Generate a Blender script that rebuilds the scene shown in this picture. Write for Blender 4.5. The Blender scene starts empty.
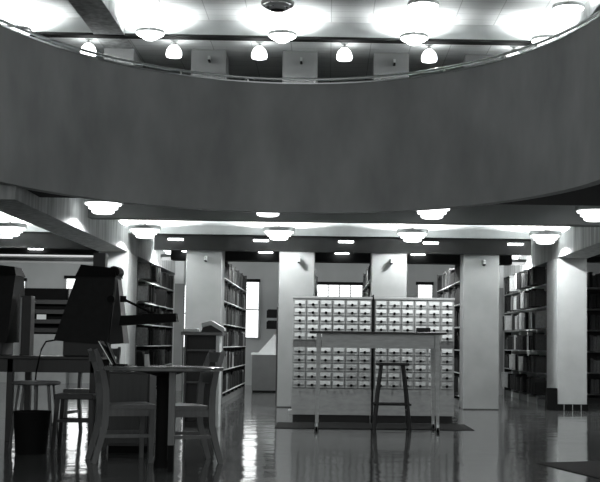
import bpy, bmesh, math, random
from mathutils import Vector, Matrix
random.seed(7)
C = bpy.context.scene.collection
PI = math.pi

# ------------------------------------------------------------------ materials
def g(v):
    return (v*0.965, v, v*0.995, 1)
MATS = {}
def mat(name, v, rough=0.6, metal=0.0, noise=0.06, scale=6.0, stretch=(1, 1, 1), spec=0.4, emit=None, bump=0.0):
    if name in MATS: return MATS[name]
    m = bpy.data.materials.new(name); m.use_nodes = True
    nt = m.node_tree; b = nt.nodes['Principled BSDF']
    b.inputs['Roughness'].default_value = rough
    b.inputs['Metallic'].default_value = metal
    b.inputs['Specular IOR Level'].default_value = spec
    b.inputs['Base Color'].default_value = g(v)
    if noise:
        tc = nt.nodes.new('ShaderNodeTexCoord'); mp = nt.nodes.new('ShaderNodeMapping')
        mp.inputs['Scale'].default_value = stretch
        nz = nt.nodes.new('ShaderNodeTexNoise'); nz.inputs['Scale'].default_value = scale
        nz.inputs['Detail'].default_value = 5
        cr = nt.nodes.new('ShaderNodeValToRGB')
        cr.color_ramp.elements[0].position = 0.3; cr.color_ramp.elements[1].position = 0.7
        cr.color_ramp.elements[0].color = g(v*(1-noise*1.5)); cr.color_ramp.elements[1].color = g(v*(1+noise*1.5))
        nt.links.new(tc.outputs['Object'], mp.inputs['Vector'])
        nt.links.new(mp.outputs['Vector'], nz.inputs['Vector'])
        nt.links.new(nz.outputs['Fac'], cr.inputs['Fac'])
        nt.links.new(cr.outputs['Color'], b.inputs['Base Color'])
        if bump:
            bp = nt.nodes.new('ShaderNodeBump'); bp.inputs['Strength'].default_value = bump
            nt.links.new(nz.outputs['Fac'], bp.inputs['Height']); nt.links.new(bp.outputs['Normal'], b.inputs['Normal'])
    if emit:
        b.inputs['Emission Color'].default_value = (0.98, 1, 1, 1)
        b.inputs['Emission Strength'].default_value = emit
    MATS[name] = m
    return m

plaster   = mat('plaster', 0.50, 0.75, noise=0.07, scale=3, spec=0.2)
col_paint = mat('column_paint', 0.25, 0.7, noise=0.04, scale=4, spec=0.25)
pier_paint= mat('pier_paint', 0.43, 0.7, noise=0.04, scale=4, spec=0.25)
parapetM  = mat('parapet_paint', 0.40, 0.7, noise=0.12, scale=2.2, stretch=(1, 1, 0.5), spec=0.2)
beamM     = mat('beam_concrete', 0.48, 0.8, noise=0.22, scale=5, stretch=(2.2, 2.2, 0.25), spec=0.15)
beamWhite = mat('beam_white', 0.62, 0.8, noise=0.05, scale=4, spec=0.15)
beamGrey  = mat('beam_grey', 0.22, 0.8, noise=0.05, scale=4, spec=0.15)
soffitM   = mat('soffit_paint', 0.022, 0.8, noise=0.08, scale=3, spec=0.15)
wallM     = mat('wall_paint', 0.42, 0.8, noise=0.04, scale=2, spec=0.15)
upwallM   = mat('upper_wall_paint', 0.24, 0.8, noise=0.05, scale=2, spec=0.15)
steelGrey = mat('stack_steel', 0.34, 0.45, noise=0.05, scale=6)
shelfEdge = mat('shelf_enamel', 0.8, 0.4, noise=0.04, scale=6)
deskGrey  = mat('desk_enamel', 0.11, 0.5, noise=0.05)
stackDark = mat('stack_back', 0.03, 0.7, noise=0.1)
blackM    = mat('black_enamel', 0.007, 0.7, noise=0.1, spec=0.07)
blackSoft = mat('black_crackle', 0.008, 0.65, noise=0.15, scale=20, spec=0.2)
darkGrey  = mat('dark_grey_metal', 0.02, 0.5, noise=0.1)
chrome    = mat('chrome', 0.8, 0.3, metal=1.0, noise=0.0)
silver    = mat('spun_aluminium', 0.5, 0.35, metal=0.7, noise=0.05, scale=10)
oak       = mat('oak', 0.13, 0.42, noise=0.08, scale=9, stretch=(6, 6, 0.7))
oakMid    = mat('oak_mid', 0.055, 0.45, noise=0.08, scale=8, stretch=(6, 6, 0.7))
oakTop    = mat('oak_top', 0.12, 0.2, noise=0.15, scale=5, stretch=(1, 6, 6), spec=0.6)
oakDark   = mat('oak_dark', 0.022, 0.45, noise=0.08, scale=8, stretch=(6, 6, 0.7))
catM      = mat('catalog_wood', 0.33, 0.45, noise=0.10, scale=7, stretch=(1, 1, 3))
catFront  = mat('catalog_drawer_front', 0.40, 0.45, noise=0.10, scale=9)
tableLight= mat('birch', 0.66, 0.4, noise=0.08, scale=8, stretch=(1, 1, 5))
linoleum  = mat('black_linoleum', 0.03, 0.35, noise=0.08)
cardM     = [mat('label_card_bright', 0.86, 0.6, noise=0.03), mat('label_card', 0.70, 0.6, noise=0.06), mat('label_card_worn', 0.48, 0.6, noise=0.18, scale=40)]
paperM    = mat('paper', 0.8, 0.7, noise=0.03)
rubber    = mat('rubber_mat', 0.012, 0.9, noise=0.1, scale=30, spec=0.08)
toeM      = mat('toe_kick', 0.02, 0.5, noise=0.1)
lampGlow  = mat('lamp_opal', 0.8, 0.5, noise=0, emit=8.0)
lampGlowLow = mat('lamp_opal_lower', 0.8, 0.5, noise=0, emit=3.0)
globeGlow = mat('globe_opal', 0.8, 0.4, noise=0, emit=9.0)
flushGlow = mat('flush_opal', 0.8, 0.5, noise=0, emit=8.0)
addedTubeGlow  = mat('added_tube_glow', 0.8, 0.5, noise=0, emit=0.7)
troughGlow= mat('trough_lens', 0.3, 0.5, noise=0, emit=0.16)
skyPane   = mat('daylight_pane', 0.6, 0.4, noise=0, emit=1.9)
bookM = {'dark': [mat('book_black', 0.006, 0.7, noise=0.2, spec=0.1), mat('book_charcoal', 0.015, 0.7, noise=0.2, spec=0.1), mat('book_brown', 0.028, 0.7, noise=0.2, spec=0.1)],
         'grey': [mat('book_grey', 0.09, 0.7, noise=0.15, spec=0.1), mat('book_slate', 0.055, 0.7, noise=0.15, spec=0.1)],
         'pale': [mat('book_pale', 0.34, 0.6, noise=0.1), mat('book_tan', 0.24, 0.6, noise=0.1)]}

def floor_material():
    m = bpy.data.materials.new('polished_linoleum'); m.use_nodes = True
    nt = m.node_tree; b = nt.nodes['Principled BSDF']
    tc = nt.nodes.new('ShaderNodeTexCoord')
    br = nt.nodes.new('ShaderNodeTexBrick'); br.offset = 0; br.squash = 1
    br.inputs['Scale'].default_value = 1.0; br.inputs['Brick Width'].default_value = 0.3; br.inputs['Row Height'].default_value = 0.3
    br.inputs['Mortar Size'].default_value = 0.004
    br.inputs['Color1'].default_value = g(0.10); br.inputs['Color2'].default_value = g(0.085); br.inputs['Mortar'].default_value = g(0.06)
    nt.links.new(tc.outputs['Object'], br.inputs['Vector'])
    nz = nt.nodes.new('ShaderNodeTexNoise'); nz.inputs['Scale'].default_value = 2.6; nz.inputs['Detail'].default_value = 3
    nt.links.new(tc.outputs['Object'], nz.inputs['Vector'])
    n2 = nt.nodes.new('ShaderNodeTexNoise'); n2.inputs['Scale'].default_value = 7; n2.inputs['Detail'].default_value = 4
    nt.links.new(tc.outputs['Object'], n2.inputs['Vector'])
    mr = nt.nodes.new('ShaderNodeMapRange'); mr.inputs['To Min'].default_value = 0.05; mr.inputs['To Max'].default_value = 0.12
    nt.links.new(n2.outputs['Fac'], mr.inputs['Value']); nt.links.new(mr.outputs['Result'], b.inputs['Roughness'])
    bp = nt.nodes.new('ShaderNodeBump'); bp.inputs['Strength'].default_value = 0.05; bp.inputs['Distance'].default_value = 0.12
    nt.links.new(nz.outputs['Fac'], bp.inputs['Height']); nt.links.new(bp.outputs['Normal'], b.inputs['Normal'])
    nt.links.new(br.outputs['Color'], b.inputs['Base Color'])
    b.inputs['IOR'].default_value = 2.3
    return m
def tile_material(name, v, seam):
    m = bpy.data.materials.new(name); m.use_nodes = True
    nt = m.node_tree; b = nt.nodes['Principled BSDF']; b.inputs['Roughness'].default_value = 0.85
    b.inputs['Specular IOR Level'].default_value = 0.1
    tc = nt.nodes.new('ShaderNodeTexCoord')
    br = nt.nodes.new('ShaderNodeTexBrick'); br.offset = 0
    br.inputs['Scale'].default_value = 1.0; br.inputs['Brick Width'].default_value = 0.6; br.inputs['Row Height'].default_value = 0.3
    br.inputs['Mortar Size'].default_value = 0.006
    br.inputs['Color1'].default_value = g(v); br.inputs['Color2'].default_value = g(v*0.93); br.inputs['Mortar'].default_value = g(seam)
    nt.links.new(tc.outputs['Object'], br.inputs['Vector']); nt.links.new(br.outputs['Color'], b.inputs['Base Color'])
    return m

# ------------------------------------------------------------------ mesh helpers
class MB:
    def __init__(s): s.bm = bmesh.new()
    def box(s, x0, x1, y0, y1, z0, z1, bev=0.0):
        vs = [s.bm.verts.new(p) for p in ((x0,y0,z0),(x1,y0,z0),(x1,y1,z0),(x0,y1,z0),(x0,y0,z1),(x1,y0,z1),(x1,y1,z1),(x0,y1,z1))]
        fs = [s.bm.faces.new([vs[i] for i in f]) for f in ((3,2,1,0),(4,5,6,7),(0,1,5,4),(1,2,6,5),(2,3,7,6),(3,0,4,7))]
        if bev:
            es = list({e for f in fs for e in f.edges})
            bmesh.ops.bevel(s.bm, geom=es, offset=bev, segments=2, affect='EDGES', profile=0.5)
        return s
    def hexa(s, bot, top):                          # two quads -> closed hexahedron (bot counter-clockwise seen from above)
        a = [s.bm.verts.new(p) for p in bot]; b = [s.bm.verts.new(p) for p in top]; n = len(a)
        s.bm.faces.new(a[::-1]); s.bm.faces.new(b)
        for i in range(n): s.bm.faces.new((a[i], a[(i+1) % n], b[(i+1) % n], b[i]))
        return s
    def prism(s, pts, axis, a, b):                  # 2-D outline extruded along an axis
        def P(u, v, w):
            return {'x': (w, u, v), 'y': (u, w, v), 'z': (u, v, w)}[axis]
        A = [s.bm.verts.new(P(u, v, a)) for u, v in pts]; B = [s.bm.verts.new(P(u, v, b)) for u, v in pts]; n = len(pts)
        f1 = s.bm.faces.new(A); f2 = s.bm.faces.new(B[::-1])
        for i in range(n): s.bm.faces.new((A[i], B[i], B[(i+1) % n], A[(i+1) % n]))
        return s
    def lathe(s, prof, cx=0, cy=0, n=28, cap=True):    # profile [(r,z)...]
        rings = []
        for r, z in prof:
            rings.append([s.bm.verts.new((cx+r*math.cos(2*PI*i/n), cy+r*math.sin(2*PI*i/n), z)) for i in range(n)])
        for a, b in zip(rings, rings[1:]):
            for i in range(n): s.bm.faces.new((a[i], a[(i+1) % n], b[(i+1) % n], b[i]))
        if cap:
            s.bm.faces.new(rings[0][::-1]); s.bm.faces.new(rings[-1])
        return s
    def tube(s, pts, r, n=8, r2=None):
        pts = [Vector(p) for p in pts]; rings = []
        up = Vector((0, 0, 1))
        for i, p in enumerate(pts):
            d = (pts[min(i+1, len(pts)-1)] - pts[max(i-1, 0)]).normalized()
            u = up if abs(d.dot(up)) < 0.95 else Vector((0, 1, 0))
            a = d.cross(u).normalized(); b = d.cross(a).normalized()
            rr = r if r2 is None else r+(r2-r)*i/(len(pts)-1)
            rings.append([s.bm.verts.new(p + a*rr*math.cos(2*PI*k/n) + b*rr*math.sin(2*PI*k/n)) for k in range(n)])
        for A, B in zip(rings, rings[1:]):
            for k in range(n): s.bm.faces.new((A[k], A[(k+1) % n], B[(k+1) % n], B[k]))
        s.bm.faces.new(rings[0][::-1]); s.bm.faces.new(rings[-1])
        return s
    def bar(s, p0, p1, w, t, w2=None, t2=None):      # rectangular bar along p0-p1; w along local side, t along depth
        return s.sweep([p0, p1], [(w, t), (w2 or w, t2 or t)])
    def sweep(s, pts, sizes, side=Vector((0, 1, 0))):  # rectangular section along a path; first size along 'side'
        pts = [Vector(p) for p in pts]; rings = []
        for i, p in enumerate(pts):
            d = (pts[min(i+1, len(pts)-1)] - pts[max(i-1, 0)]).normalized()
            a = (side - d*side.dot(d)).normalized(); b = d.cross(a).normalized()
            w, t = sizes[min(i, len(sizes)-1)]
            rings.append([s.bm.verts.new(p + a*sx*w/2 + b*sy*t/2) for sx, sy in ((-1,-1),(1,-1),(1,1),(-1,1))])
        for A, B in zip(rings, rings[1:]):
            for k in range(4): s.bm.faces.new((A[k], A[(k+1) % 4], B[(k+1) % 4], B[k]))
        s.bm.faces.new(rings[0][::-1]); s.bm.faces.new(rings[-1])
        return s
    def build(s, name, m, parent=None, smooth=False, loc=None):
        bmesh.ops.recalc_face_normals(s.bm, faces=s.bm.faces)
        me = bpy.data.meshes.new(name); s.bm.to_mesh(me); s.bm.free()
        me.materials.append(m)
        if smooth:
            for p in me.polygons: p.use_smooth = True
            me.set_sharp_from_angle(angle=math.radians(40))
        o = bpy.data.objects.new(name, me); C.objects.link(o)
        if parent: o.parent = parent
        if loc: o.location = loc
        return o
def tag(o, label, cat, group=None, kind=None):
    o['label'] = label; o['category'] = cat
    if group: o['group'] = group
    if kind: o['kind'] = kind
    return o
def thing(name, label, cat, loc=(0, 0, 0), rz=0, group=None):
    o = bpy.data.objects.new(name, None); C.objects.link(o); o.empty_display_size = 0.1
    o.location = loc; o.rotation_euler = (0, 0, rz)
    return tag(o, label, cat, group)
def struct(o, label=None, cat=None):
    o['kind'] = 'structure'
    if label: o['label'] = label; o['category'] = cat
    return o
def copy_tree(o, parent=None):
    c = o.copy(); C.objects.link(c)
    if parent: c.parent = parent
    for ch in list(o.children): copy_tree(ch, c)
    return c
def light(name, kind, loc, power, soft=0.05, rot=None, parent=None, **kw):
    d = bpy.data.lights.new(name, kind); d.energy = power; d.color = (0.985, 1, 1)
    if kind in ('POINT', 'SPOT'): d.shadow_soft_size = soft
    for k, v in kw.items(): setattr(d, k, v)
    o = bpy.data.objects.new(name, d); C.objects.link(o); o.location = loc
    if rot: o.rotation_euler = rot
    if parent: o.parent = parent
    return o

# ------------------------------------------------------------------ camera
def make_camera():
    pitch, yaw, roll = 0.0712, 0.0197, 0.0128
    fwd = Vector((math.sin(yaw)*math.cos(pitch), math.cos(yaw)*math.cos(pitch), math.sin(pitch)))
    r0 = Vector((math.cos(yaw), -math.sin(yaw), 0)); u0 = r0.cross(fwd)
    cr, sr = math.cos(roll), math.sin(roll)
    r = r0*cr + u0*sr; u = u0*cr - r0*sr
    M = Matrix((r, u, -fwd)).transposed().to_4x4(); M.translation = Vector((0, 0, 0.97))
    cd = bpy.data.cameras.new('camera'); co = bpy.data.objects.new('camera', cd); C.objects.link(co)
    co.matrix_world = M
    cd.sensor_fit = 'HORIZONTAL'; cd.sensor_width = 36; cd.lens = 1176.4/600*36
    cd.shift_x = -51.09/600; cd.shift_y = 18.93/600; cd.clip_end = 200
    bpy.context.scene.camera = co
make_camera()

# ------------------------------------------------------------------ setting
ZS, ZC, ZU = 2.355, 2.84, 3.05            # soffit, lower ceiling, upper floor
Y1, Y2, PL, XL0 = 14.10, 17.35, 1.976, 0.258      # lower lamp rows
YV2, YV1, PV, XV0 = 16.75, 15.11, 1.907, 0.249     # upper lamp rows
o = MB().box(-8, 8, -2, 27, -0.1, 0).build('floor', floor_material()); struct(o, 'dark polished linoleum floor', 'floor')
o = MB().box(-8, 8, 27, 27.15, 0, 3.0).build('wall_far', wallM); struct(o, 'plain grey far wall with windows', 'wall')
o = MB().box(-8.15, -8, 5, 27, 0, 5.9).build('wall_left', wallM); struct(o, 'plain grey left wall', 'wall')
o = MB().box(8, 8.15, 5, 27, 0, 5.9).build('wall_right', wallM); struct(o, 'plain grey right wall', 'wall')
o = MB().box(-8, 8, 21, 21.15, ZU, 5.46).build('wall_upper', upwallM); struct(o, 'dark back wall of the upper floor', 'wall')
tiles = tile_material('acoustic_tile', 0.82, 0.5)
o = MB().box(-8, 8, 5, 17.1, 5.70, 5.85).build('ceiling_upper', tiles); struct(o, 'white tiled ceiling of the upper floor', 'ceiling')
o = MB().box(-8, 8, 17.2, 21.2, 5.46, 5.85).build('ceiling_gallery', tiles); struct(o, 'tiled ceiling over the globe lamps', 'ceiling')

# parapet plan: half ellipse with straight wings
EX, EA, EY, EB = -0.436, 2.886, 9.602, 3.674
def curve(off, n=72, y0=5.6):
    pts = [(EX-EA-off, y0), (EX-EA-off, 7.6)]
    for i in range(n+1):
        th = PI*(1-i/n)
        pts.append((EX+(EA+off)*math.cos(th), EY+(EB+off)*math.sin(th)))
    return pts + [(EX+EA+off, 7.6), (EX+EA+off, y0)]
PB, PT = 2.45, 3.92
def ribbon(i_off, o_off, z0, z1):
    a, b = curve(i_off), curve(o_off); m = MB(); bm = m.bm; R = []
    for (x, y), (X, Y) in zip(a, b):
        R.append([bm.verts.new(p) for p in ((x, y, z0), (X, Y, z0), (X, Y, z1), (x, y, z1))])
    for A, B in zip(R, R[1:]):
        for k in range(4): bm.faces.new((A[k], A[(k+1) % 4], B[(k+1) % 4], B[k]))
    bm.faces.new(R[0][::-1]); bm.faces.new(R[-1])
    return m
par = ribbon(0, 0.12, PB, PT).build('balcony_parapet', parapetM, smooth=True); struct(par, 'tall curved grey balcony front', 'parapet')
ribbon(-0.012, 0.13, PT, PT+0.014).build('coping', chrome, par, smooth=True)
rail = thing('handrail', 'curved metal handrail on short posts along the balcony top', 'handrail', (EX, EY+EB, PT+0.014))
def relp(p, q): return (p[0]-q[0], p[1]-q[1], p[2]-q[2])
base = (EX, EY+EB, PT+0.014)
rp = [relp((x, y, PT+0.064), base) for x, y in curve(0.03, 90)]
MB().tube(rp, 0.015, 10).build('rail', chrome, rail, smooth=True)
for i in range(4, 74, 6):
    x, y = curve(0.03)[i]
    MB().lathe([(0.011, 0), (0.008, 0.01), (0.008, 0.04)], n=10).build('stanchion', chrome, rail, True, relp((x, y, PT+0.014), base))

# slab of the upper floor
m = MB(); c = curve(0.12)
poly = [(-8, 5.6), (-8, 19.95), (8, 19.95), (8, 5.6)] + c[::-1]
m.prism(poly, 'z', ZC, ZU)
o = m.build('ceiling_lower', beamWhite); struct(o, 'white lower ceiling under the upper floor', 'ceiling')
m = MB(); m.prism([(-8, 5.6), (-8, 21), (8, 21), (8, 5.6)] + c[::-1], 'z', ZU, ZU+0.02)
o = m.build('floor_upper', rubber); struct(o, 'unseen dark layer added on the upper floor to cut bounced light', 'floor')  # unseen dark layer added so the white slab bounces less light
o = MB().box(-8, 8, 19.95, 27, 2.9, ZU).build('ceiling_rear', beamWhite); struct(o, 'white rear ceiling over the windows', 'ceiling')
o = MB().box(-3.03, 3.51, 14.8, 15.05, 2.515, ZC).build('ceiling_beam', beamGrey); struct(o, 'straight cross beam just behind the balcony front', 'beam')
for sg, xw in ((-1, -3.03), (1, 3.51)):              # corner soffits between the curved front and the straight framing
    c = [p for p in curve(0.06, 160) if p[1] <= 12.32 and (p[0]-EX)*sg > 0 and (p[0]-xw)*sg < 0 and p[1] > 9.6]
    c.sort(key=lambda p: p[1])
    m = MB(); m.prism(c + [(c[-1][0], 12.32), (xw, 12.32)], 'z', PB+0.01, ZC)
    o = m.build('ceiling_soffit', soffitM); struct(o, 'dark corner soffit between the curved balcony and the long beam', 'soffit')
for xa, xb, w in ((-3.03, 3.51, 'middle'), (-8, -3.48, 'left'), (3.96, 8, 'right')):
    o = MB().box(xa, xb, 17.8, 17.84, 2.6, ZC).build('ceiling_beam', beamWhite); struct(o, f'pale fascia behind the lamp row in the {w} bay', 'beam')
    ia, ib = (-2.64, 3.1) if w == 'middle' else (xa, xb)
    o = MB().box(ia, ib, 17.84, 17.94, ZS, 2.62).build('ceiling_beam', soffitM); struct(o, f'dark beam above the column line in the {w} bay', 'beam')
    ia, ib = (-2.54, 2.99) if w == 'middle' else (xa, xb)
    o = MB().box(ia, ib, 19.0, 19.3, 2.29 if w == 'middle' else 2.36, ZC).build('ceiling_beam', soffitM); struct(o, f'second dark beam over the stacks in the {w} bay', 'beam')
for xa, xb, side in ((-3.48, -3.03, 'left'), (3.51, 3.96, 'right')):
    o = MB().box(xa, xb, 11.36, 24.0, 2.32, 2.9).build('ceiling_beam', beamM); struct(o, f'stained long beam running back over the {side} pier', 'beam')
    o = MB().box(xa, xb, 17.87, 18.75, 0, 2.32, 0.01).build('pier', pier_paint); struct(o, f'pale rectangular pier at the {side}', 'pier')
    if side == 'right':
        MB().box(xa-0.012, xb+0.012, 17.855, 17.87, 0, 0.1).build('base_trim', blackM, o)
        for i in range(3):
            MB().box(xa+0.09+i*0.13, xa+0.1+i*0.13, 17.853, 17.86, 0.004, 0.098).build('base_joint', steelGrey, o)
    o = MB().box(xa, xb, 17.87, 18.75, ZU, 5.45).build('pier', pier_paint); struct(o, f'pale upper-floor pier at the {side}', 'pier')
    o = MB().box(xa, xb, 11.0, 21, 5.45, 5.85).build('ceiling_beam', beamM); struct(o, f'long upper-floor beam at the {side}', 'beam')
for x, s_ in ((-3.03, 1), (3.51, -1)):
    a, b = sorted((x, x+0.175*s_))
    o = MB().box(a, b, 23.4, 23.6, 0, 2.12).build('pier', col_paint); struct(o, 'thin grey post at the rear end of the outer stack', 'post')
    o = MB().box(a, b, 23.38, 24.0, 2.12, 2.9).build('ceiling_beam', beamWhite); struct(o, 'pale beam end above the rear post', 'beam')
o = MB().box(-8, 8, 17.07, 17.2, 5.475, 5.8).build('ceiling_beam', beamWhite); struct(o, 'straight cross beam on the upper floor ceiling', 'beam')
o = MB().box(-8, 8, 17.05, 17.22, 5.435, 5.475).build('shade_strip_1', soffitM); struct(o, 'dark strip for the unlit underside of the upper cross beam', 'trim')  # shade under the beam put in as a dark-coloured strip

# square columns
CX = [-1.88, -0.472, 0.936, 2.345]
cn = ['leftmost', 'second from left', 'third from left', 'rightmost']
for i, x in enumerate(CX):
    o = MB().box(x-0.27, x+0.27, 17.87, 18.4, 0, ZC, 0.008).build('column', col_paint); struct(o, f'square grey column, {cn[i]} of four', 'column')
    MB().box(x-0.271, x+0.271, 17.868, 18.4, 0, 0.015).build('base_trim', toeM, o)
    o = MB().box(x-0.27, x+0.27, 17.87, 18.4, ZU, 5.46, 0.008).build('column', col_paint); struct(o, f'square upper-floor column, {cn[i]} of four', 'column')

# ------------------------------------------------------------------ windows
win = [(-1.875, -1.575, 1.09, 2.35, 'narrow tall window left of the desk'), (-0.245, 0.79, 1.3, 2.31, 'wide window with blinds above the card catalogs'),
       (2.08, 2.40, 1.3, 2.34, 'small window right of the card catalogs'), (-5.96, -5.40, 0.7, 2.37, 'narrow bright window behind the film reader'),
       (-7.1, -6.9, 1.6, 2.3, 'narrow window at the far left'), (-3.3, -3.1, 0.85, 2.38, 'narrow bright window in the gap by the rear post')]
for i, (a, b, z0, z1, lab) in enumerate(win):
    fr = MB()
    t = 0.03
    fr.box(a-t, a, 26.93, 27, z0-t, z1+t); fr.box(b, b+t, 26.93, 27, z0-t, z1+t)
    fr.box(a, b, 26.93, 27, z0-t, z0)
    nm = 3 if b-a > 0.8 else 1
    for k in range(1, nm+1):
        if nm > 1: fr.box(a+(b-a)*k/(nm+1)-0.012, a+(b-a)*k/(nm+1)+0.012, 26.945, 27, z0, z1)
    fr.box(a, b, 26.945, 26.99, (z0+z1)/2-0.015, (z0+z1)/2+0.015)
    w = fr.build('window_%d' % (i+1), wallM); struct(w, lab, 'window')
    MB().box(a, b, 26.98, 26.995, z0, z1).build('pane', skyPane, w)
    MB().box(a-0.05, b+0.03, 26.9, 27, z1, z1+0.07).build('window_head', blackM, w)
    bl = MB()
    for k in range(9):
        z = z1-0.06-k*0.065
        if z > z0: bl.box(a, b, 26.955, 26.965, z, z+0.008)
    bl.build('blind', wallM, w)

# ------------------------------------------------------------------ lamps
def scaled(prof, k): return [(r*k if r > 0.001 else r, z*k) for r, z in prof]
def stepped_lamp(label, loc, power=None, down=None):
    t = thing('ceiling_lamp', label, 'lamp', loc, group='stepped bowl lamps under the balcony floor')
    k = 1.15
    MB().lathe(scaled([(0.0001, 0), (0.09, 0.0), (0.115, 0.012), (0.12, 0.045), (0.15, 0.05), (0.155, 0.085), (0.185, 0.09), (0.19, 0.115),
                     (0.183, 0.115), (0.178, 0.098), (0.15, 0.095), (0.145, 0.062), (0.115, 0.056), (0.108, 0.02), (0.0001, 0.012)], k), cap=False).build('bowl', lampGlowLow, t, True)
    MB().lathe(scaled([(0.19, 0.105), (0.205, 0.105), (0.205, 0.16), (0.2, 0.16), (0.2, 0.112), (0.19, 0.112), (0.19, 0.105)], k), cap=False).build('rim', silver, t, True)
    MB().lathe([(0.012, 0.016), (0.012, ZC-loc[2]-0.02)], n=10).build('stem', silver, t, True)
    MB().lathe([(0.055, ZC-loc[2]-0.02), (0.06, ZC-loc[2]-0.004), (0.06, ZC-loc[2])], n=20).build('canopy', silver, t, True)
    light('lamp_bulb', 'POINT', (0.0, 0.03, 0.157), LOW_W if power is None else power, 0.012, parent=t)
    light('lamp_downlight', 'SPOT', (0, 0, -0.012), DOWN_W if down is None else down, 0.025, parent=t, spot_size=math.radians(168), spot_blend=0.25)
    return t
LOW_W, UP_W, DOWN_W = 100.0, 70.0, 90.0
rn = ['leftmost', 'second from left', 'third from left', 'rightmost']
ZL = 2.489
for k in range(4):
    stepped_lamp(f'stepped white bowl lamp just behind the balcony front, {rn[k]} of its row', (XL0+PL*(k-1.5), Y1, ZL), 0.6, 100)
    stepped_lamp(f'stepped white bowl lamp before the dark soffit, {rn[k]} of its row', (XL0+PL*(k-1.5), Y2, ZL))
for k in range(-1, 4):
    stepped_lamp('stepped white bowl lamp hidden over the book stacks, ' + {-1: 'in the left bay', 0: 'by the left stack', 1: 'left of the middle', 2: 'right of the middle', 3: 'by the right stack'}[k], (XL0+PL*(k-1.5), 20.6, ZL), 12, 20 if k < 0 else 150 if k in (1, 2) else 80)
stepped_lamp('stepped white bowl lamp at the left edge beyond the long beam', (XL0-2.5*PL, Y2, ZL))
stepped_lamp('stepped white bowl lamp over the aisle right of the long beam', (XL0+2.5*PL, Y2, ZL))

def bowl_lamp(label, loc):
    t = thing('ceiling_lamp', label, 'lamp', loc, group='opal bowl lamps on the upper floor')
    MB().lathe([(0.0001, 0), (0.06, 0.004), (0.1, 0.025), (0.125, 0.05), (0.16, 0.06), (0.195, 0.085), (0.2, 0.098), (0.193, 0.098), (0.188, 0.09),
                (0.155, 0.068), (0.118, 0.058), (0.094, 0.034), (0.055, 0.014), (0.0001, 0.01)], cap=False).build('bowl', lampGlow, t, True)
    MB().lathe([(0.195, 0.092), (0.208, 0.092), (0.208, 0.135), (0.203, 0.135), (0.203, 0.1), (0.195, 0.1), (0.195, 0.092)], cap=False).build('rim', silver, t, True)
    MB().lathe([(0.01, 0.01), (0.01, 0.385)], n=10).build('stem', silver, t, True)
    MB().lathe([(0.02, 0.36), (0.06, 0.39), (0.06, 0.4)], n=20).build('canopy', silver, t, True)
    light('lamp_bulb', 'POINT', (0.0, 0.02, 0.062), UP_W, 0.03, parent=t)
    light('lamp_downlight', 'SPOT', (0, 0, -0.012), 45, 0.05, parent=t, spot_size=math.radians(168), spot_blend=0.25)
    return t
ZB = 5.30
for k in range(-1, 5):
    nm = {-1: 'at the far left', 0: 'beside the left beam', 1: 'second from left beam', 2: 'third from left beam', 3: 'low over the right of the parapet', 4: 'beyond the right beam'}[k]
    bowl_lamp(f'opal bowl lamp on the upper floor, rear row, {nm}', (XV0+PV*(k-1.5), YV2, ZB))
    if k not in (1,):
        bowl_lamp(f'opal bowl lamp on the upper floor, front row, {nm}', (XV0+PV*(k-1.5), YV1, ZB))
t = thing('ceiling_lamp', 'unlit ringed metal lamp at the top middle of the upper ceiling', 'lamp', (XV0-0.5*PV, YV1, ZB))
for r, z in ((0.09, 0.0), (0.145, 0.03), (0.2, 0.065)):
    MB().lathe([(r, z), (r+0.012, z+0.004), (r+0.02, z+0.04), (r+0.012, z+0.045), (r, z)], cap=False).build('ring', steelGrey, t, True)
MB().lathe([(0.0001, 0.012), (0.085, 0.012), (0.085, 0.02), (0.0001, 0.02)], cap=False).build('disc', darkGrey, t, True)
for a in range(3):
    c_, s_ = math.cos(a*2.1), math.sin(a*2.1)
    MB().tube([(0.08*c_, 0.08*s_, 0.02), (0.2*c_, 0.2*s_, 0.09)], 0.006).build('spoke', darkGrey, t)
MB().lathe([(0.012, 0.02), (0.012, 0.385)], n=10).build('stem', silver, t, True)
MB().lathe([(0.02, 0.36), (0.06, 0.39), (0.06, 0.4)], n=20).build('canopy', silver, t, True)

gn = ['leftmost', 'second from left', 'third from left', 'third from right', 'second from right', 'rightmost']
for k in range(6):
    t = thing('globe_lamp', f'small white bell-shaped globe lamp on the upper ceiling, {gn[k]} of six', 'lamp', (0.232+1.27*(k-3)-0.03, 17.32, 5.19), group='globe lamps in a row')
    MB().lathe([(0.0001, 0), (0.07, 0.002), (0.108, 0.012), (0.118, 0.04), (0.115, 0.08), (0.1, 0.125), (0.075, 0.16), (0.045, 0.185), (0.035, 0.195), (0.0001, 0.196)], cap=False).build('globe', globeGlow, t, True)
    MB().lathe([(0.042, 0.185), (0.045, 0.2), (0.03, 0.22), (0.012, 0.225), (0.012, 0.25)], n=20).build('fitter', silver, t, True)
    MB().lathe([(0.03, 0.245), (0.06, 0.26), (0.06, 0.27)], n=20).build('canopy', silver, t, True)

def flush_light(x, y, z, label):
    t = thing('flush_light', label, 'ceiling light', (x, y, z), group='thin lights on the dark beams')
    MB().box(-0.115, 0.115, -0.07, 0.0, -0.014, 0.012, 0.006).build('diffuser', flushGlow, t)
    MB().box(-0.12, 0.12, -0.075, 0.0, 0.012, 0.016).build('frame', silver, t)
for k in range(-6, 4):
    nm = {-6: 'farthest left', -5: 'far left', -4: 'left of the reader', -3: 'over the reader', -2: 'above the left stack', -1: 'left of the middle', 0: 'at the middle', 1: 'right of the middle', 2: 'above the right stack', 3: 'near the right pier'}[k]
    x = 0.27+1.29*k
    if k != -3 and x < 3.0: flush_light(x, 17.84, 2.515, f'thin white light on the dark beam above the columns, {nm}')
    x = 0.225+1.232*k
    if k in (-6, -5, -4, -2, -1, 0, 1): flush_light(x, 19.0, 2.43, f'thin white light on the second dark beam, {nm}')
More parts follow.
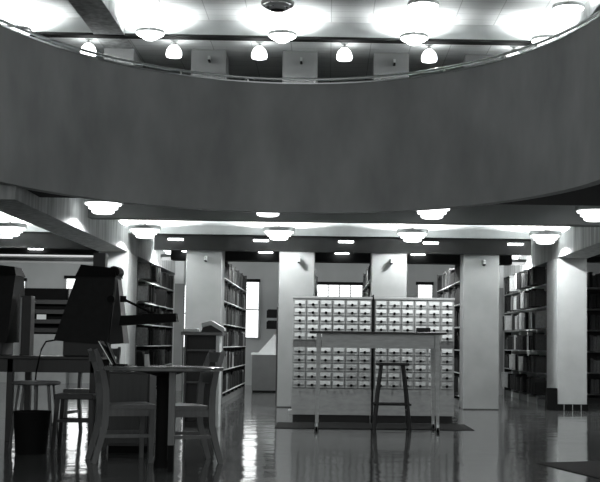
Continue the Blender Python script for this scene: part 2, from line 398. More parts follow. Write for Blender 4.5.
# added strips behind the soffit edge; their area lights brighten the far wall
for i, (a, b) in enumerate(((-2.85, -1.3), (-1.2, 0.35), (0.45, 2.0), (2.1, 3.4), (4.0, 6.5), (-7.5, -3.6))):
    t = thing('strip_light', 'added fluorescent strip lighting the far wall, ' + ['above the left stack', 'left of the middle column gap', 'over the wide window', 'above the right stack', 'beyond the right pier', 'across the left bay'][i], 'ceiling light', ((a+b)/2, 20.06 if i < 5 else 23.0, 2.352 if i < 4 else 2.6), group='added wall-lighting strips')
    h = (b-a)/2
    MB().box(-h, h, -0.03, 0.03, 0.05, 0.1).build('housing', silver, t)
    MB().box(-h+0.02, h-0.02, -0.018, 0.018, 0.0, 0.05, 0.008).build('tube', addedTubeGlow, t)
    MB().box(-0.02, 0.02, -0.02, 0.02, 0.1, 0.548 if i < 4 else 0.3).build('hanger', silver, t)
    light('wall_fill_light', 'AREA', (0, 0.03, 0.02), 45 if i < 5 else 70, rot=(math.radians(62), 0, 0), parent=t, shape='RECTANGLE', size=2*h, size_y=0.05)
t = thing('strip_light', 'long pale trough light hung across the left bay', 'ceiling light', (-5.6, 21.4, 2.37))
MB().box(-2.2, 2.1, -0.12, 0.12, 0.02, 0.09, 0.01).build('housing', deskGrey, t)
MB().box(-2.2, 2.1, -0.1, 0.1, 0.0, 0.02).build('tube', troughGlow, t)
MB().box(-2.2, 2.1, -0.125, -0.12, 0.085, 0.1).build('upper_lip', troughGlow, t)
for x in (-1.5, 1.5): MB().box(x-0.02, x+0.02, -0.02, 0.02, 0.09, 0.53).build('hanger', silver, t)

# brackets on the columns
def bracket(x, z, label):
    t = thing('wall_bracket', label, 'bracket', (x, 17.87, z), group='small brackets on the columns')
    MB().hexa([(-0.016, -0.15, 0.0), (0.016, -0.15, 0.0), (0.016, 0, 0.0), (-0.016, 0, 0.0)], [(-0.016, -0.15, 0.055), (0.016, -0.15, 0.055), (0.016, 0, 0.075), (-0.016, 0, 0.075)]).build('arm', pier_paint, t)
    MB().box(-0.016, 0.016, -0.152, 0, -0.016, 0.0).build('foot', blackM, t)
for i, x in enumerate(CX):
    bracket(x+0.03, 2.2, f'small bracket near the top of the lower column, {cn[i]} of four')
    if i < 3: bracket(x+0.02+(0.02 if i == 2 else 0), 5.27, f'small bracket near the top of the upper column, {cn[i]} of four')

# ------------------------------------------------------------------ book stacks
SH = [0.18, 0.54, 0.90, 1.26, 1.62, 1.98]
BOOKS = []      # (est px area, x, y, z, depth dir, thick, height, depth, tone, stack id, shelf no)
def fill_shelf(stack, sid, shelfno, axis, face, d, a, b, z, hmax, tones, gap=0.3, seed=0):
    rnd = random.Random(seed*131+shelfno*17+sid)
    p = a+0.02
    tone = rnd.choice(tones)
    while p < b-0.03:
        if rnd.random() < 0.006:
            p += rnd.uniform(0.1, 0.35); continue
        if rnd.random() < gap: tone = rnd.choice(tones)
        t = rnd.uniform(0.036, 0.072)
        if p+t > b-0.02: break
        h = min(hmax-0.03, rnd.choice((0.2, 0.235, 0.255, 0.28))+rnd.uniform(-0.015, 0.012)) ; dep = rnd.uniform(0.16, 0.2)
        if axis == 'y': x, y = face, p+t/2
        else: x, y = p+t/2, face
        foresh = abs(x)/y if axis == 'y' else 1
        BOOKS.append(((t*foresh/y)*(h/y), x, y, z, axis, d, t*0.96, h, dep, tone, stack, sid, shelfno))
        p += t
def book_stack(sid, label, xf, d, y0, y1, top=2.25, tones=('dark', 'dark', 'dark', 'dark', 'grey', 'grey', 'pale'), shelves=SH, where='', upm=None, lip=0.014):
    """free standing stack whose visible face is at x = xf, facing direction d (+1 or -1)"""
    t = thing('book_stack', label, 'bookshelf', (xf-d*0.25, (y0+y1)/2, 0), group='book stacks')
    ox, oy = xf-d*0.25, (y0+y1)/2
    def B(x0, x1, ya, yb, z0, z1):
        a, b = sorted((x0, x1)); return MB().box(a-ox, b-ox, ya-oy, yb-oy, z0, z1)
    D = 0.23
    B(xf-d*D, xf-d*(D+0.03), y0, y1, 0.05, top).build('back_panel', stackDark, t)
    B(xf-d*0.02, xf-d*D, y0, y1, 0, 0.1).build('base', steelGrey, t)
    n = max(1, round((y1-y0)/0.9))
    for i in range(n+1):
        y = y0+(y1-y0)*i/n
        B(xf-d*(0.0 if (upm or i in (0, n)) else 0.02), xf-d*(D+0.03), y-0.012, y+0.012, 0, top).build('upright', (upm or darkGrey) if 0 < i < n else darkGrey, t)
    for k, z in enumerate(shelves):
        B(xf+d*0.005, xf-d*D, y0, y1, z-lip, z).build('shelf', shelfEdge, t)
        hm = (shelves[k+1]-0.03-z) if k+1 < len(shelves) else top-z+0.02
        for i in range(n):
            a, b = y0+(y1-y0)*i/n+0.012, y0+(y1-y0)*(i+1)/n-0.012
            tn = tones if sid else (('pale', 'grey', 'dark', 'pale', 'dark') if (a+b)/2 > 20.8 and k > 0 else ('dark', 'dark', 'dark', 'dark', 'grey', 'pale'))
            fill_shelf(where, sid, k+1, 'y', xf-d*0.012, d, a, b, z, hm, tn, seed=i+3)
    return t
book_stack(0, 'long book stack behind the right-hand pier, pale shelf edges', 3.53, -1, 18.9, 23.36, top=2.28, where='the stack behind the right-hand pier', tones=('dark', 'dark', 'grey', 'pale', 'dark'), upm=shelfEdge, lip=0.02)
book_stack(1, 'long book stack behind the left pier, seen past the film reader', -3.05, 1, 18.95, 23.36, top=2.28, where='the stack behind the left pier', tones=('dark', 'dark', 'dark', 'dark', 'dark', 'grey', 'grey'), lip=0.02)
book_stack(2, 'book stack running back from the leftmost square column', -1.615, 1, 18.42, 23.5, top=2.3, where='the stack behind the leftmost column')
book_stack(3, 'book stack running back from the rightmost square column', 2.08, -1, 18.42, 22.3, top=2.3, where='the stack behind the rightmost column')
book_stack(4, 'book stack running back from the second square column', -0.2, 1, 18.42, 23.5, top=2.3, where='the stack behind the second column', shelves=SH[4:])
book_stack(5, 'book stack running back from the third square column', 0.668, -1, 18.42, 22.2, top=2.3, where='the stack behind the third column', shelves=SH[4:])
# bookcase in the right bay, facing the hall
t = thing('book_stack', 'dark bookcase at the right edge beyond the pale pier', 'bookshelf', (4.95, 20.2, 0))
MB().box(-0.55, 0.55, 0.0, 0.03, 0, 2.25).build('back_panel', stackDark, t)
MB().box(-0.55, 0.55, -0.24, 0.0, 0, 0.1).build('base', stackDark, t)
for x in (-0.55, 0.55): MB().box(x-0.015, x+0.015, -0.26, 0.03, 0, 2.25).build('upright', steelGrey, t)
for k, z in enumerate(SH):
    MB().box(-0.55, 0.55, -0.255, 0.0, z-0.025, z).build('shelf', steelGrey, t)
    fill_shelf('the bookcase at the right edge', 6, k+1, 'x', 20.2-0.24, -1, 4.95-0.53, 4.95+0.53, z, 0.3, ('dark', 'dark', 'grey'), seed=2)
tone_word = {'dark': 'dark-spined', 'grey': 'grey', 'pale': 'pale'}
ordw = {1: 'bottom shelf', 2: 'second shelf up', 3: 'third shelf up', 4: 'fourth shelf up', 5: 'fifth shelf up', 6: 'top shelf'}
def book_mesh(name, m):
    b = MB()
    b.prism([(-0.5, 0.0), (-0.5, -0.92), (-0.3, -1.0), (0.3, -1.0), (0.5, -0.92), (0.5, 0.0), (0.42, 0.0), (0.42, -0.9), (-0.42, -0.9), (-0.42, 0.0)], 'z', 0, 1)
    b.box(-0.42, 0.42, -0.9, -0.03, 0.02, 0.97)
    bmesh.ops.recalc_face_normals(b.bm, faces=b.bm.faces)
    me = bpy.data.meshes.new(name); b.bm.to_mesh(me); b.bm.free(); me.materials.append(m); return me
bmesh_by = {k: [book_mesh('book', m) for m in v] for k, v in bookM.items()}
BOOKS.sort(key=lambda q: -q[0])
rest = {}
for i, (ar, x, y, z, axis, d, th, h, dep, tone, stack, sid, no) in enumerate(BOOKS):
    ms = bmesh_by[tone]; mi = random.randrange(len(ms))
    if i < 300:
        o = bpy.data.objects.new('book', ms[mi]); C.objects.link(o)
        o.location = (x, y, z); o.scale = (th, dep, h)
        o.rotation_euler = (0, 0, 0 if axis == 'x' else (PI/2 if d > 0 else -PI/2))
        tag(o, f'{tone_word[tone]} book on the {ordw[no]} of {stack}', 'book', f'{tone} books on the {ordw[no]} of {stack}')
    else:
        rest.setdefault(0, []).append((x, y, z, axis, d, th, h, dep, tone, mi))
bm = bmesh.new(); allm = [m for v in bookM.values() for m in v]; idx = {m.name: i for i, m in enumerate(allm)}
for x, y, z, axis, d, th, h, dep, tone, mi in rest.get(0, []):
    if axis == 'y': x0, x1 = sorted((x, x-d*dep)); q = (x0, x1, y-th/2, y+th/2)
    else: q = (x-th/2, x+th/2, y, y+dep)
    vs = [bm.verts.new(p) for p in ((q[0],q[2],z),(q[1],q[2],z),(q[1],q[3],z),(q[0],q[3],z),(q[0],q[2],z+h),(q[1],q[2],z+h),(q[1],q[3],z+h),(q[0],q[3],z+h))]
    for f in ((3,2,1,0),(4,5,6,7),(0,1,5,4),(1,2,6,5),(2,3,7,6),(3,0,4,7)):
        fc = bm.faces.new([vs[k] for k in f]); fc.material_index = idx[bookM[tone][mi].name]
me = bpy.data.meshes.new('shelved_books'); bm.to_mesh(me); bm.free()
for m in allm: me.materials.append(m)
o = bpy.data.objects.new('shelved_books', me); C.objects.link(o)
tag(o, 'the many smaller far books filling the rest of the stacks', 'books', kind='stuff')

# ------------------------------------------------------------------ card catalogs
def catalog(x0, x1, label, seed):
    yf, D, H = 14.63, 0.43, 1.554
    cx = (x0+x1)/2; W = (x1-x0)/2
    t = thing('card_catalog', label, 'card catalog', (cx, yf, 0), group='card catalogs')
    b = MB()
    b.box(-W, W, 0.012, D, 0.092, H-0.03)
    b.build('carcass', catM, t)
    MB().box(-W-0.004, W+0.004, -0.008, D, H-0.03, H, 0.004).build('top', catM, t)
    MB().box(-W, W, 0.0, 0.012, 0.092, 0.41).build('base_panel', catM, t)
    MB().box(-W+0.015, W-0.015, 0.06, D-0.03, 0, 0.092).build('toe_kick', toeM, t)
    MB().box(-W+0.01, W-0.01, -0.004, 0.012, 0.93, 1.0).build('pull_out_shelf', oak, t)
    if seed == 2: MB().box(-W-0.018, -W-0.004, -0.012, D, 0.0, H+0.03).build('gap_shade_strip', blackM, t)  # black strip added to keep the gap between the cabinets dark
    rnd = random.Random(seed)
    px = (2*W-0.012)/6
    zs = [1.463-0.1008*i for i in range(5)] + [0.879-0.1025*i for i in range(5)]
    d0 = None
    for r, z in enumerate(zs):
        for c_ in range(6):
            x = -W+0.006+px*(c_+0.5)
            if d0 is None:
                d0 = MB().box(-px/2+0.006, px/2-0.006, -0.003, 0.012, -0.046, 0.046, 0.003).build('drawer', catFront, t)
                l0 = MB().box(-0.062, 0.062, -0.009, -0.003, -0.008, 0.034, 0.002).build('label_card', cardM[0], d0)
                p0 = MB().lathe([(0.016, 0), (0.018, 0.006), (0.014, 0.02), (0.0001, 0.024)], n=12, cap=False).build('pull', blackM, d0, True)
                p0.rotation_euler = (PI/2, 0, 0); p0.location = (0, -0.008, -0.012)
                meshes = [l0.data] + [l0.data.copy(), l0.data.copy()]
                meshes[1].materials[0] = cardM[1]; meshes[2].materials[0] = cardM[2]
                dd = d0
            else:
                dd = copy_tree(d0, t)
            dd.location = (x, 0, z)
            q = rnd.random()
            k = (0 if q < 0.75 else 1) if r < 5 else (0 if q < 0.3 else 1 if q < 0.75 else 2)
            if seed == 1 and c_ == 0: k = 1 if r < 5 else 2
            for ch in dd.children:
                if ch.name.startswith('label_card'): ch.data = meshes[k]
    return t
catalog(-0.426, 0.560, 'sixty-drawer oak card catalog behind the table, left one of the pair', 1)
catalog(0.584, 1.584, 'sixty-drawer oak card catalog behind the table, right one of the pair', 2)
o = MB().box(-0.585, 1.70, 13.5, 14.5, 0, 0.005).build('floor_mat', rubber); tag(o, 'long dark rubber mat under the high table and card catalogs', 'mat')
o = MB().prism([(1.757, 9.833), (2.027, 8.722), (3.6, 7.6), (3.6, 10.5)], 'z', 0, 0.006).build('floor_mat', rubber); tag(o, 'dark floor mat with a pointed corner at the lower right', 'mat')
o = MB().box(-0.52, -0.3, 16.3, 16.6, 0, 0.05).build('floor_block', steelGrey); tag(o, 'low flat grey block on the floor beside the left card catalog', 'block')

# high consulting table
t = thing('reference_table', 'high pale consulting table with a thin dark top before the card catalogs', 'table', (0.57, 13.46, 0.0))
X0, X1, YA, YB = -0.765, 0.765, -0.36, 0.34
MB().box(X0, X1, YA, YB, 1.083, 1.108, 0.006).build('tabletop', linoleum, t)
ap = MB(); ap.box(X0+0.14, X1-0.13, YA+0.07, YA+0.09, 0.925, 1.083)
ap.build('apron', tableLight, t)
MB().box(X0+0.14, X1-0.13, YB-0.09, YB-0.07, 0.925, 1.083).build('apron', tableLight, t)
for x in (X0+0.105, X1-0.1):
    s_ = -1 if x < 0 else 1
    MB().box(x-0.01, x+0.01, YA+0.1, YB-0.1, 0.925, 1.083).build('apron', tableLight, t)
    for y in (YA+0.07, YB-0.07):
        zb = 0.0 if y < 0 else 0.005
        lg = MB().sweep([(x+s_*0.012, y, zb), (x, y, 0.92), (x, y, 1.083)], [(0.032, 0.032), (0.05, 0.05), (0.05, 0.05)]).build('leg', tableLight, t)
        MB().lathe([(0.02, zb), (0.022, zb+0.006), (0.02, zb+0.05)], x+s_*0.012, y, n=14).build('foot', blackM, lg, True)
        MB().lathe([(0.021, zb+0.05), (0.021, zb+0.085)], x+s_*0.012, y, n=14).build('ferrule', chrome, lg, True)
b = thing('card_tray', 'small dark tray box on the right end of the high table', 'box', (1.1, 13.45, 1.108))
MB().box(-0.078, 0.078, -0.05, 0.05, 0, 0.008).build('bottom', darkGrey, b)
mm = MB(); mm.box(-0.078, 0.078, -0.05, -0.044, 0.008, 0.055); mm.box(-0.078, 0.078, 0.044, 0.05, 0.008, 0.055); mm.box(-0.078, -0.072, -0.044, 0.044, 0.008, 0.055); mm.box(0.072, 0.078, -0.044, 0.044, 0.008, 0.055)
mm.build('sides', darkGrey, b)

# high stool
t = thing('stool', 'dark wooden high stool drawn up to the pale consulting table', 'stool', (0.752, 13.52, 0.0))
MB().box(-0.19, 0.19, -0.14, 0.14, 0.728, 0.758, 0.01).build('seat', oakDark, t)
for sx in (-1, 1):
    for sy in (-1, 1):
        MB().tube([(sx*0.2, sy*0.15, 0.0), (sx*0.165, sy*0.125, 0.4), (sx*0.125, sy*0.1, 0.73)], 0.02, 10, 0.018).build('leg', oakDark, t, True)
    MB().tube([(sx*0.175, -0.15, 0.22), (sx*0.175, 0.15, 0.22)], 0.011).build('stretcher', oakDark, t, True)
for sy in (-1, 1):
    MB().tube([(-0.215, sy*0.137, 0.29), (0.215, sy*0.137, 0.29)], 0.012).build('stretcher', oakDark, t, True)

# ------------------------------------------------------------------ reading tables and chairs at the left
t = thing('round_table', 'round wooden reading table at the left with polished top', 'table', (-1.265, 9.2, 0))
MB().lathe([(0.0001, 0.742), (0.44, 0.742), (0.463, 0.752), (0.465, 0.77), (0.455, 0.777), (0.0001, 0.777)], n=64, cap=False).build('tabletop', oakTop, t, True)
MB().lathe([(0.06, 0.0), (0.06, 0.02), (0.048, 0.07), (0.048, 0.70), (0.2, 0.742)], n=28).build('pedestal', blackM, t, True)
for i, (x, y) in enumerate(((0.115, -0.33),)):
    lg = MB().sweep([(x, y, 0.2), (x, y, 0.742)], [(0.045, 0.045)]).build('leg', oak, t)
    MB().sweep([(x, y, 0), (x, y, 0.2)], [(0.04, 0.04)]).build('foot_sleeve', blackM, lg)
o = thing('low_cabinet', 'plain low wooden cabinet standing behind the round table', 'cabinet', (-1.72, 10.35, 0))
MB().box(-0.18, 0.18, 0, 0.4, 0.06, 0.7).build('carcass', oakDark, o); MB().box(-0.17, 0.17, 0.03, 0.38, 0, 0.06).build('plinth', blackM, o)
MB().box(-0.165, 0.165, -0.015, 0, 0.08, 0.68, 0.004).build('door', oakMid, o)

def chair(label, loc, rz, depth=0.38):
    """wooden side chair, local +X is forward"""
    t = thing('chair', label, 'chair', loc, rz, 'wooden side chairs')
    hw = 0.2
    for s_ in (-1, 1):
        pts = [(-0.085, s_*hw, 0.0), (-0.045, s_*hw, 0.14), (-0.005, s_*hw, 0.3), (0.0, s_*hw, 0.45), (-0.005, s_*hw, 0.58), (-0.03, s_*hw, 0.72), (-0.07, s_*hw, 0.84), (-0.095, s_*hw, 0.9)]
        MB().sweep(pts, [(0.032, 0.04), (0.032, 0.046), (0.034, 0.052), (0.034, 0.055), (0.034, 0.052), (0.032, 0.046), (0.03, 0.038), (0.03, 0.03)]).build('back_post', oak, t)
        MB().sweep([(depth, s_*(hw+0.03), 0), (depth, s_*(hw+0.03), 0.43)], [(0.03, 0.032), (0.038, 0.042)]).build('leg', oak, t)
        MB().bar((0.02, s_*(hw+0.002), 0.4), (depth-0.01, s_*(hw+0.028), 0.4), 0.022, 0.055).build('seat_rail', oak, t)
        MB().bar((-0.01, s_*(hw), 0.215), (depth, s_*(hw+0.03), 0.215), 0.018, 0.028).build('stretcher', oak, t)
    MB().box(0.36-0.38+depth, 0.38-0.38+depth, -hw-0.02, hw+0.02, 0.372, 0.428).build('seat_rail', oak, t)
    MB().bar((depth*0.5, -hw-0.015, 0.215), (depth*0.5, hw+0.015, 0.215), 0.018, 0.026).build('stretcher', oak, t)
    MB().hexa([(0.02, -hw-0.0, 0.43), (depth+0.03, -hw-0.055, 0.43), (depth+0.03, hw+0.055, 0.43), (0.02, hw+0.0, 0.43)],
              [(0.02, -hw-0.0, 0.458), (depth+0.025, -hw-0.05, 0.465), (depth+0.025, hw+0.05, 0.465), (0.02, hw+0.0, 0.458)]).build('seat', oak, t)
    MB().sweep([(-0.08, -hw+0.01, 0.845), (-0.11, 0, 0.845), (-0.08, hw-0.01, 0.845)], [(0.085, 0.02)], Vector((0, 0, 1))).build('crest_rail', oak, t)
    MB().sweep([(-0.022, -hw+0.01, 0.68), (-0.05, 0, 0.68), (-0.022, hw-0.01, 0.68)], [(0.09, 0.018)], Vector((0, 0, 1))).build('back_slat', oak, t)
    return t
chair('wooden side chair seen from behind at the left of the round table', (-1.81, 9.64, 0), math.radians(18), 0.36)
chair('wooden side chair at the right of the round table, facing left', (-0.985, 9.7, 0), math.radians(200), 0.32)
chair('dark wooden chair beyond the left desk under the film reader', (-2.45, 12.75, 0), math.radians(-95), 0.38)

# long desk at the left
t = thing('reading_desk', 'long dark desk at the left carrying two film readers', 'desk', (-2.9, 11.35, 0))
MB().box(-1.3, 0.72, 0, 0.8, 0.785, 0.815, 0.006).build('tabletop', oakDark, t)
MB().box(-1.25, 0.69, 0.03, 0.055, 0.66, 0.785).build('apron', oakDark, t)
MB().box(-1.25, 0.69, 0.745, 0.77, 0.66, 0.785).build('apron', oakDark, t)
for x in (-1.2, -0.13, 0.66):
    for y in (0.06, 0.74):
        MB().box(x-0.03, x+0.03, y-0.03, y+0.03, 0, 0.785, 0.004).build('leg', oakDark, t)

# film readers
def reader(label, loc, full):
    t = thing('film_reader', label, 'film reader', loc)
    MB().box(-0.2, 0.19, 0, 0.42, 0.0, 0.15, 0.01).build('base', darkGrey, t)
    b = MB()
    b.hexa([(-0.285, -0.03, 0.15), (0.235, -0.03, 0.12), (0.31, 0.45, 0.13), (-0.22, 0.45, 0.15)],
           [(-0.1, 0.08, 0.8), (0.275, 0.08, 0.8), (0.285, 0.36, 0.8), (-0.09, 0.36, 0.8)])
    b.build('hood', blackSoft, t)
    MB().hexa([(-0.115, 0.06, 0.78), (0.285, 0.06, 0.78), (0.3, 0.38, 0.78), (-0.1, 0.38, 0.78)],
              [(-0.07, 0.1, 0.9), (0.255, 0.1, 0.87), (0.265, 0.34, 0.87), (-0.06, 0.34, 0.9)]).build('cap', blackM, t)
    if full:
        MB().tube([(0.255, 0.1, 0.835), (0.26, 0.34, 0.835)], 0.055, 16).build('lamp_housing', blackM, t, True)
        MB().box(0.04, 0.16, 0.15, 0.27, 0.88, 1.02).build('column', darkGrey, t)
        MB().tube([(0.25, 0.2, 0.56), (0.25, 0.0, 0.56)], 0.035, 14).build('knob', blackM, t, True)
        MB().hexa([(0.245, 0.0, 0.13), (0.37, 0.1, 0.13), (0.37, 0.42, 0.13), (0.245, 0.42, 0.13)],
                  [(0.28, 0.09, 0.76), (0.292, 0.12, 0.76), (0.292, 0.34, 0.76), (0.28, 0.34, 0.76)]).build('side_panel', darkGrey, t)
    return t
reader('black tapered film reader hood standing tall on the left desk', (-2.36, 11.5, 0.815), True)
r2 = reader('black film reader cut off by the left edge', (-3.335, 11.5, 0.815), False)
o = thing('card_cabinet', 'dark upright cabinet box on the desk between the film readers', 'cabinet', (-2.94, 11.62, 0.815))
MB().box(-0.07, 0.03, 0, 0.16, 0, 0.585, 0.006).build('carcass', darkGrey, o)
MB().box(-0.07, -0.058, -0.012, 0, 0.01, 0.57).build('edge_strip', steelGrey, o)

# arm lamp at the reader
t = thing('desk_lamp', 'black arm lamp with a long flat shade reaching right from the film reader', 'lamp', (-1.98, 11.45, 1.375))
MB().lathe([(0.03, -0.03), (0.03, 0.03)], n=16).build('pivot', blackM, t, True)
MB().tube([(0, 0, 0), (0.22, -0.05, -0.1), (0.30, -0.08, -0.14)], 0.012).build('arm', blackM, t, True)
MB().hexa([(-0.0, -0.2, -0.26), (0.0, 0.0, -0.26), (0.54, 0.02, -0.215), (0.54, -0.16, -0.215)][::-1],
          [(0.01, -0.18, -0.165), (0.01, -0.01, -0.165), (0.53, 0.01, -0.135), (0.53, -0.15, -0.135)][::-1]).build('shade', blackM, t)
MB().tube([(0.3, -0.08, -0.12), (0.3, -0.08, -0.2)], 0.03, 12).build('neck', blackM, t, True)
MB().box(0.2, 0.36, -0.13, -0.03, -0.17, -0.14, 0.01).build('ballast', blackM, t)

# things on the round table
t = thing('copy_stand', 'open black folding stand with a bright edge on the round table', 'stand', (-1.6, 9.28, 0.777))
MB().sweep([(-0.06, 0.0, 0.005), (-0.17, 0.0, 0.185)], [(0.16, 0.012)]).build('back_board', blackM, t)
MB().sweep([(-0.062, -0.081, 0.008), (-0.172, -0.081, 0.188)], [(0.006, 0.006)]).build('edge', paperM, t)
MB().sweep([(-0.05, 0.02, 0.008), (-0.13, 0.06, 0.17)], [(0.1, 0.012)]).build('strut', blackM, t)
MB().box(-0.07, 0.03, -0.05, 0.08, 0, 0.012).build('foot', blackM, t)
t = thing('desk_file', 'small black upright file box on the round table', 'box', (-1.46, 9.35, 0.777))
MB().hexa([(-0.025, -0.06, 0), (0.03, -0.06, 0), (0.03, 0.06, 0), (-0.025, 0.06, 0)], [(-0.035, -0.06, 0.105), (0.015, -0.06, 0.11), (0.015, 0.06, 0.11), (-0.035, 0.06, 0.105)]).build('case', blackM, t)
MB().hexa([(0.032, -0.05, 0), (0.06, -0.05, 0), (0.06, 0.05, 0), (0.032, 0.05, 0)], [(0.03, -0.05, 0.09), (0.05, -0.05, 0.09), (0.05, 0.05, 0.09), (0.03, 0.05, 0.09)]).build('papers', steelGrey, t)

# stool, bin and bench below the desk
t = thing('stool', 'round stool with slanted slim legs beneath the left desk', 'stool', (-2.62, 10.75, 0))
MB().lathe([(0.0001, 0.565), (0.2, 0.565), (0.215, 0.575), (0.215, 0.59), (0.2, 0.598), (0.0001, 0.598)], n=40, cap=False).build('seat', oak, t, True)
for i in range(8):
    a = i*PI/4+0.2; c_, s_ = math.cos(a), math.sin(a)
    MB().tube([(0.215*c_, 0.215*s_, 0), (0.15*c_, 0.15*s_, 0.567)], 0.011).build('leg', oak, t, True)
MB().lathe([(0.175, 0.2), (0.187, 0.2), (0.187, 0.212), (0.175, 0.212), (0.175, 0.2)], n=32, cap=False).build('foot_ring', oakDark, t, True)
t = thing('waste_bin', 'black round wastebasket in front of the stool at the left', 'waste bin', (-2.52, 10.22, 0))
MB().lathe([(0.0001, 0), (0.13, 0.0), (0.155, 0.35), (0.148, 0.35), (0.125, 0.012), (0.0001, 0.012)], n=32, cap=False).build('body', blackM, t, True)
MB().lathe([(0.148, 0.345), (0.16, 0.345), (0.16, 0.36), (0.148, 0.36), (0.148, 0.345)], n=32, cap=False).build('rim', blackM, t, True)
t = thing('bench', 'dark wooden low bench behind the left-hand chair', 'bench', (-2.2, 10.5, 0))
MB().box(-0.17, 0.17, -0.14, 0.14, 0.455, 0.5, 0.006).build('seat', oakDark, t)
for sx in (-1, 1):
    for sy in (-1, 1):
        MB().sweep([(sx*0.17, sy*0.13, 0), (sx*0.145, sy*0.11, 0.455)], [(0.03, 0.03), (0.035, 0.035)]).build('leg', oakDark, t)
for sy in (-1, 1):
    MB().box(-0.155, 0.155, sy*0.12-0.009, sy*0.12+0.009, 0.255, 0.28).build('stretcher', oakDark, t)
m = MB().tube([(-2.64, 11.52, 0.97), (-2.70, 11.4, 0.955), (-2.72, 11.31, 0.88), (-2.735, 11.3, 0.80), (-2.76, 11.3, 0.66), (-2.77, 11.3, 0.5)], 0.008)
o = m.build('power_cord', blackM, smooth=True); tag(o, 'black cord hanging from the film reader over the desk edge', 'cord')

# ------------------------------------------------------------------ background furniture
t = thing('bookcase', 'low dark bookcase with its right edge coloured as lit behind the round table', 'bookcase', (-1.43, 13.5, 0))
MB().box(-0.235, 0.235, -0.02, 0.33, 1.045, 1.085, 0.006).build('top', oakTop, t)
MB().box(-0.19, 0.17, 0.29, 0.31, 0.05, 1.045).build('back_panel', oakDark, t)
MB().box(-0.195, -0.175, 0, 0.31, 0, 1.045).build('side_panel', oak, t)
MB().box(0.165, 0.205, 0, 0.31, 0, 1.045).build('side_panel', shelfEdge, t)['label'] = 'side panel coloured pale for the light on it'  # light on the right side is put into its pale colour
for z in (0.5, 0.865): MB().box(-0.175, 0.165, 0.0, 0.29, z, z+0.02).build('shelf', oak, t)
MB().box(-0.175, 0.165, 0.01, 0.29, 0.0, 0.06).build('plinth', oakDark, t)
MB().box(-0.175, 0.165, 0.1, 0.11, 0.06, 1.045).build('inner_panel', oakDark, t)
o = MB().box(-0.05, 0.05, 0, 0.006, 0, 0.07).build('paper_card', paperM, loc=(-1.385, 13.54, 0.52)); tag(o, 'small white card standing on the lower shelf of the low bookcase', 'card')
t = thing('open_book', 'thick open book lying tented on the low bookcase', 'book', (-1.33, 13.62, 1.085))
MB().prism([(-0.11, 0.0), (0.12, 0.0), (0.1, 0.02), (0.0, 0.075), (-0.09, 0.05)], 'y', -0.1, 0.1).build('cover', darkGrey, t)
MB().prism([(-0.1, 0.052), (0.0, 0.08), (0.13, 0.006), (0.155, 0.02), (0.155, 0.045), (0.005, 0.13), (-0.11, 0.095)], 'y', -0.115, 0.11).build('pages', paperM, t)
o = MB().box(-0.08, 0.08, -0.1, 0.1, 0, 0.035, 0.004).build('paper_stack', paperM, loc=(-1.56, 13.6, 1.085)); tag(o, 'flat stack of white paper on the left end of the low bookcase', 'paper')

t = thing('desk', 'grey desk with white top at the far end of the aisle', 'desk', (-1.22, 23.35, 0))
MB().box(-0.25, 0.25, 0, 0.7, 0.03, 0.73).build('body', deskGrey, t)
MB().box(-0.27, 0.25, -0.02, 0.7, 0.73, 0.77).build('top', paperM, t)
MB().box(-0.24, 0.24, 0.02, 0.68, 0, 0.03).build('plinth', blackM, t)
o = MB().prism([(-0.14, 0.0), (0.23, 0.0), (0.23, 0.38), (0.19, 0.38)], 'y', 0.0, 0.03).build('light_patch_board', paperM, loc=(-1.22, 23.5, 0.77)); tag(o, 'white triangle standing for light cast above the far grey desk', 'board')  # white board stands in for a triangle of cast light
t = thing('tray_rack', 'narrow dark post with two small trays above the far grey desk', 'rack', (-0.955, 23.27, 0))
MB().box(-0.04, 0.02, 0, 0.035, 0, 1.68).build('post', darkGrey, t)
for z in (1.24, 1.46):
    MB().prism([(-0.24, z), (-0.04, z), (-0.04, z+0.17), (-0.21, z+0.17), (-0.24, z+0.14)], 'y', 0.0, 0.04).build('tray', blackM, t)

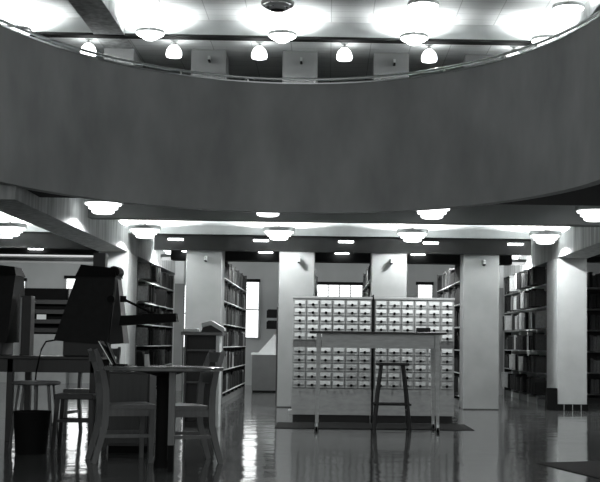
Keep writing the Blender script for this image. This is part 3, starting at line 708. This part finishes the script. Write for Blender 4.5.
t = thing('display_rack', 'wide dark display rack of slanted shelves on the far left wall', 'rack', (-6.36, 26.6, 0))
MB().box(-0.53, 0.53, 0.25, 0.3, 1.1, 2.14).build('back_panel', blackM, t)
MB().box(-0.53, 0.53, 0.0, 0.3, 0.0, 1.1).build('cabinet', steelGrey, t)
for i, z in enumerate((1.14, 1.34, 1.56, 1.78)):
    MB().hexa([(-0.53, 0.05, z), (0.53, 0.05, z), (0.53, 0.26, z+0.08), (-0.53, 0.26, z+0.08)], [(-0.53, 0.05, z+0.09), (0.53, 0.05, z+0.09), (0.53, 0.26, z+0.1), (-0.53, 0.26, z+0.1)]).build('shelf', darkGrey, t)
for x in (-0.54, 0.52): MB().box(x, x+0.02, 0.0, 0.3, 1.1, 2.14).build('side_panel', darkGrey, t)
o = MB().box(-0.11, 0.1, 0, 0.01, 0, 0.11).build('paper_card', paperM, loc=(-6.42, 26.62, 1.43)); tag(o, 'small white card on the far left display rack', 'card')
t = thing('waste_bin', 'tall black wastebasket against the inner side of the right pier', 'waste bin', (3.425, 17.92, 0))
MB().hexa([(-0.085, -0.07, 0), (0.08, -0.07, 0), (0.08, 0.09, 0), (-0.085, 0.09, 0)], [(-0.07, -0.06, 0.335), (0.078, -0.06, 0.335), (0.078, 0.08, 0.335), (-0.07, 0.08, 0.335)]).build('body', blackM, t)
MB().box(-0.074, 0.08, -0.064, 0.084, 0.325, 0.34).build('rim', blackM, t)

# ------------------------------------------------------------------ light
W = bpy.data.worlds.new('hall'); bpy.context.scene.world = W; W.use_nodes = True
W.node_tree.nodes['Background'].inputs['Color'].default_value = (0.98, 1, 1, 1)
W.node_tree.nodes['Background'].inputs['Strength'].default_value = 0.78
sc = bpy.context.scene
sc.view_settings.view_transform = 'Standard'; sc.view_settings.look = 'None'
sc.view_settings.gamma = 1; sc.view_settings.exposure = 0; sc.view_settings.use_curve_mapping = False
sc.cycles.max_bounces = 6; sc.cycles.diffuse_bounces = 4; sc.cycles.glossy_bounces = 4
sc.cycles.caustics_reflective = False; sc.cycles.caustics_refractive = False
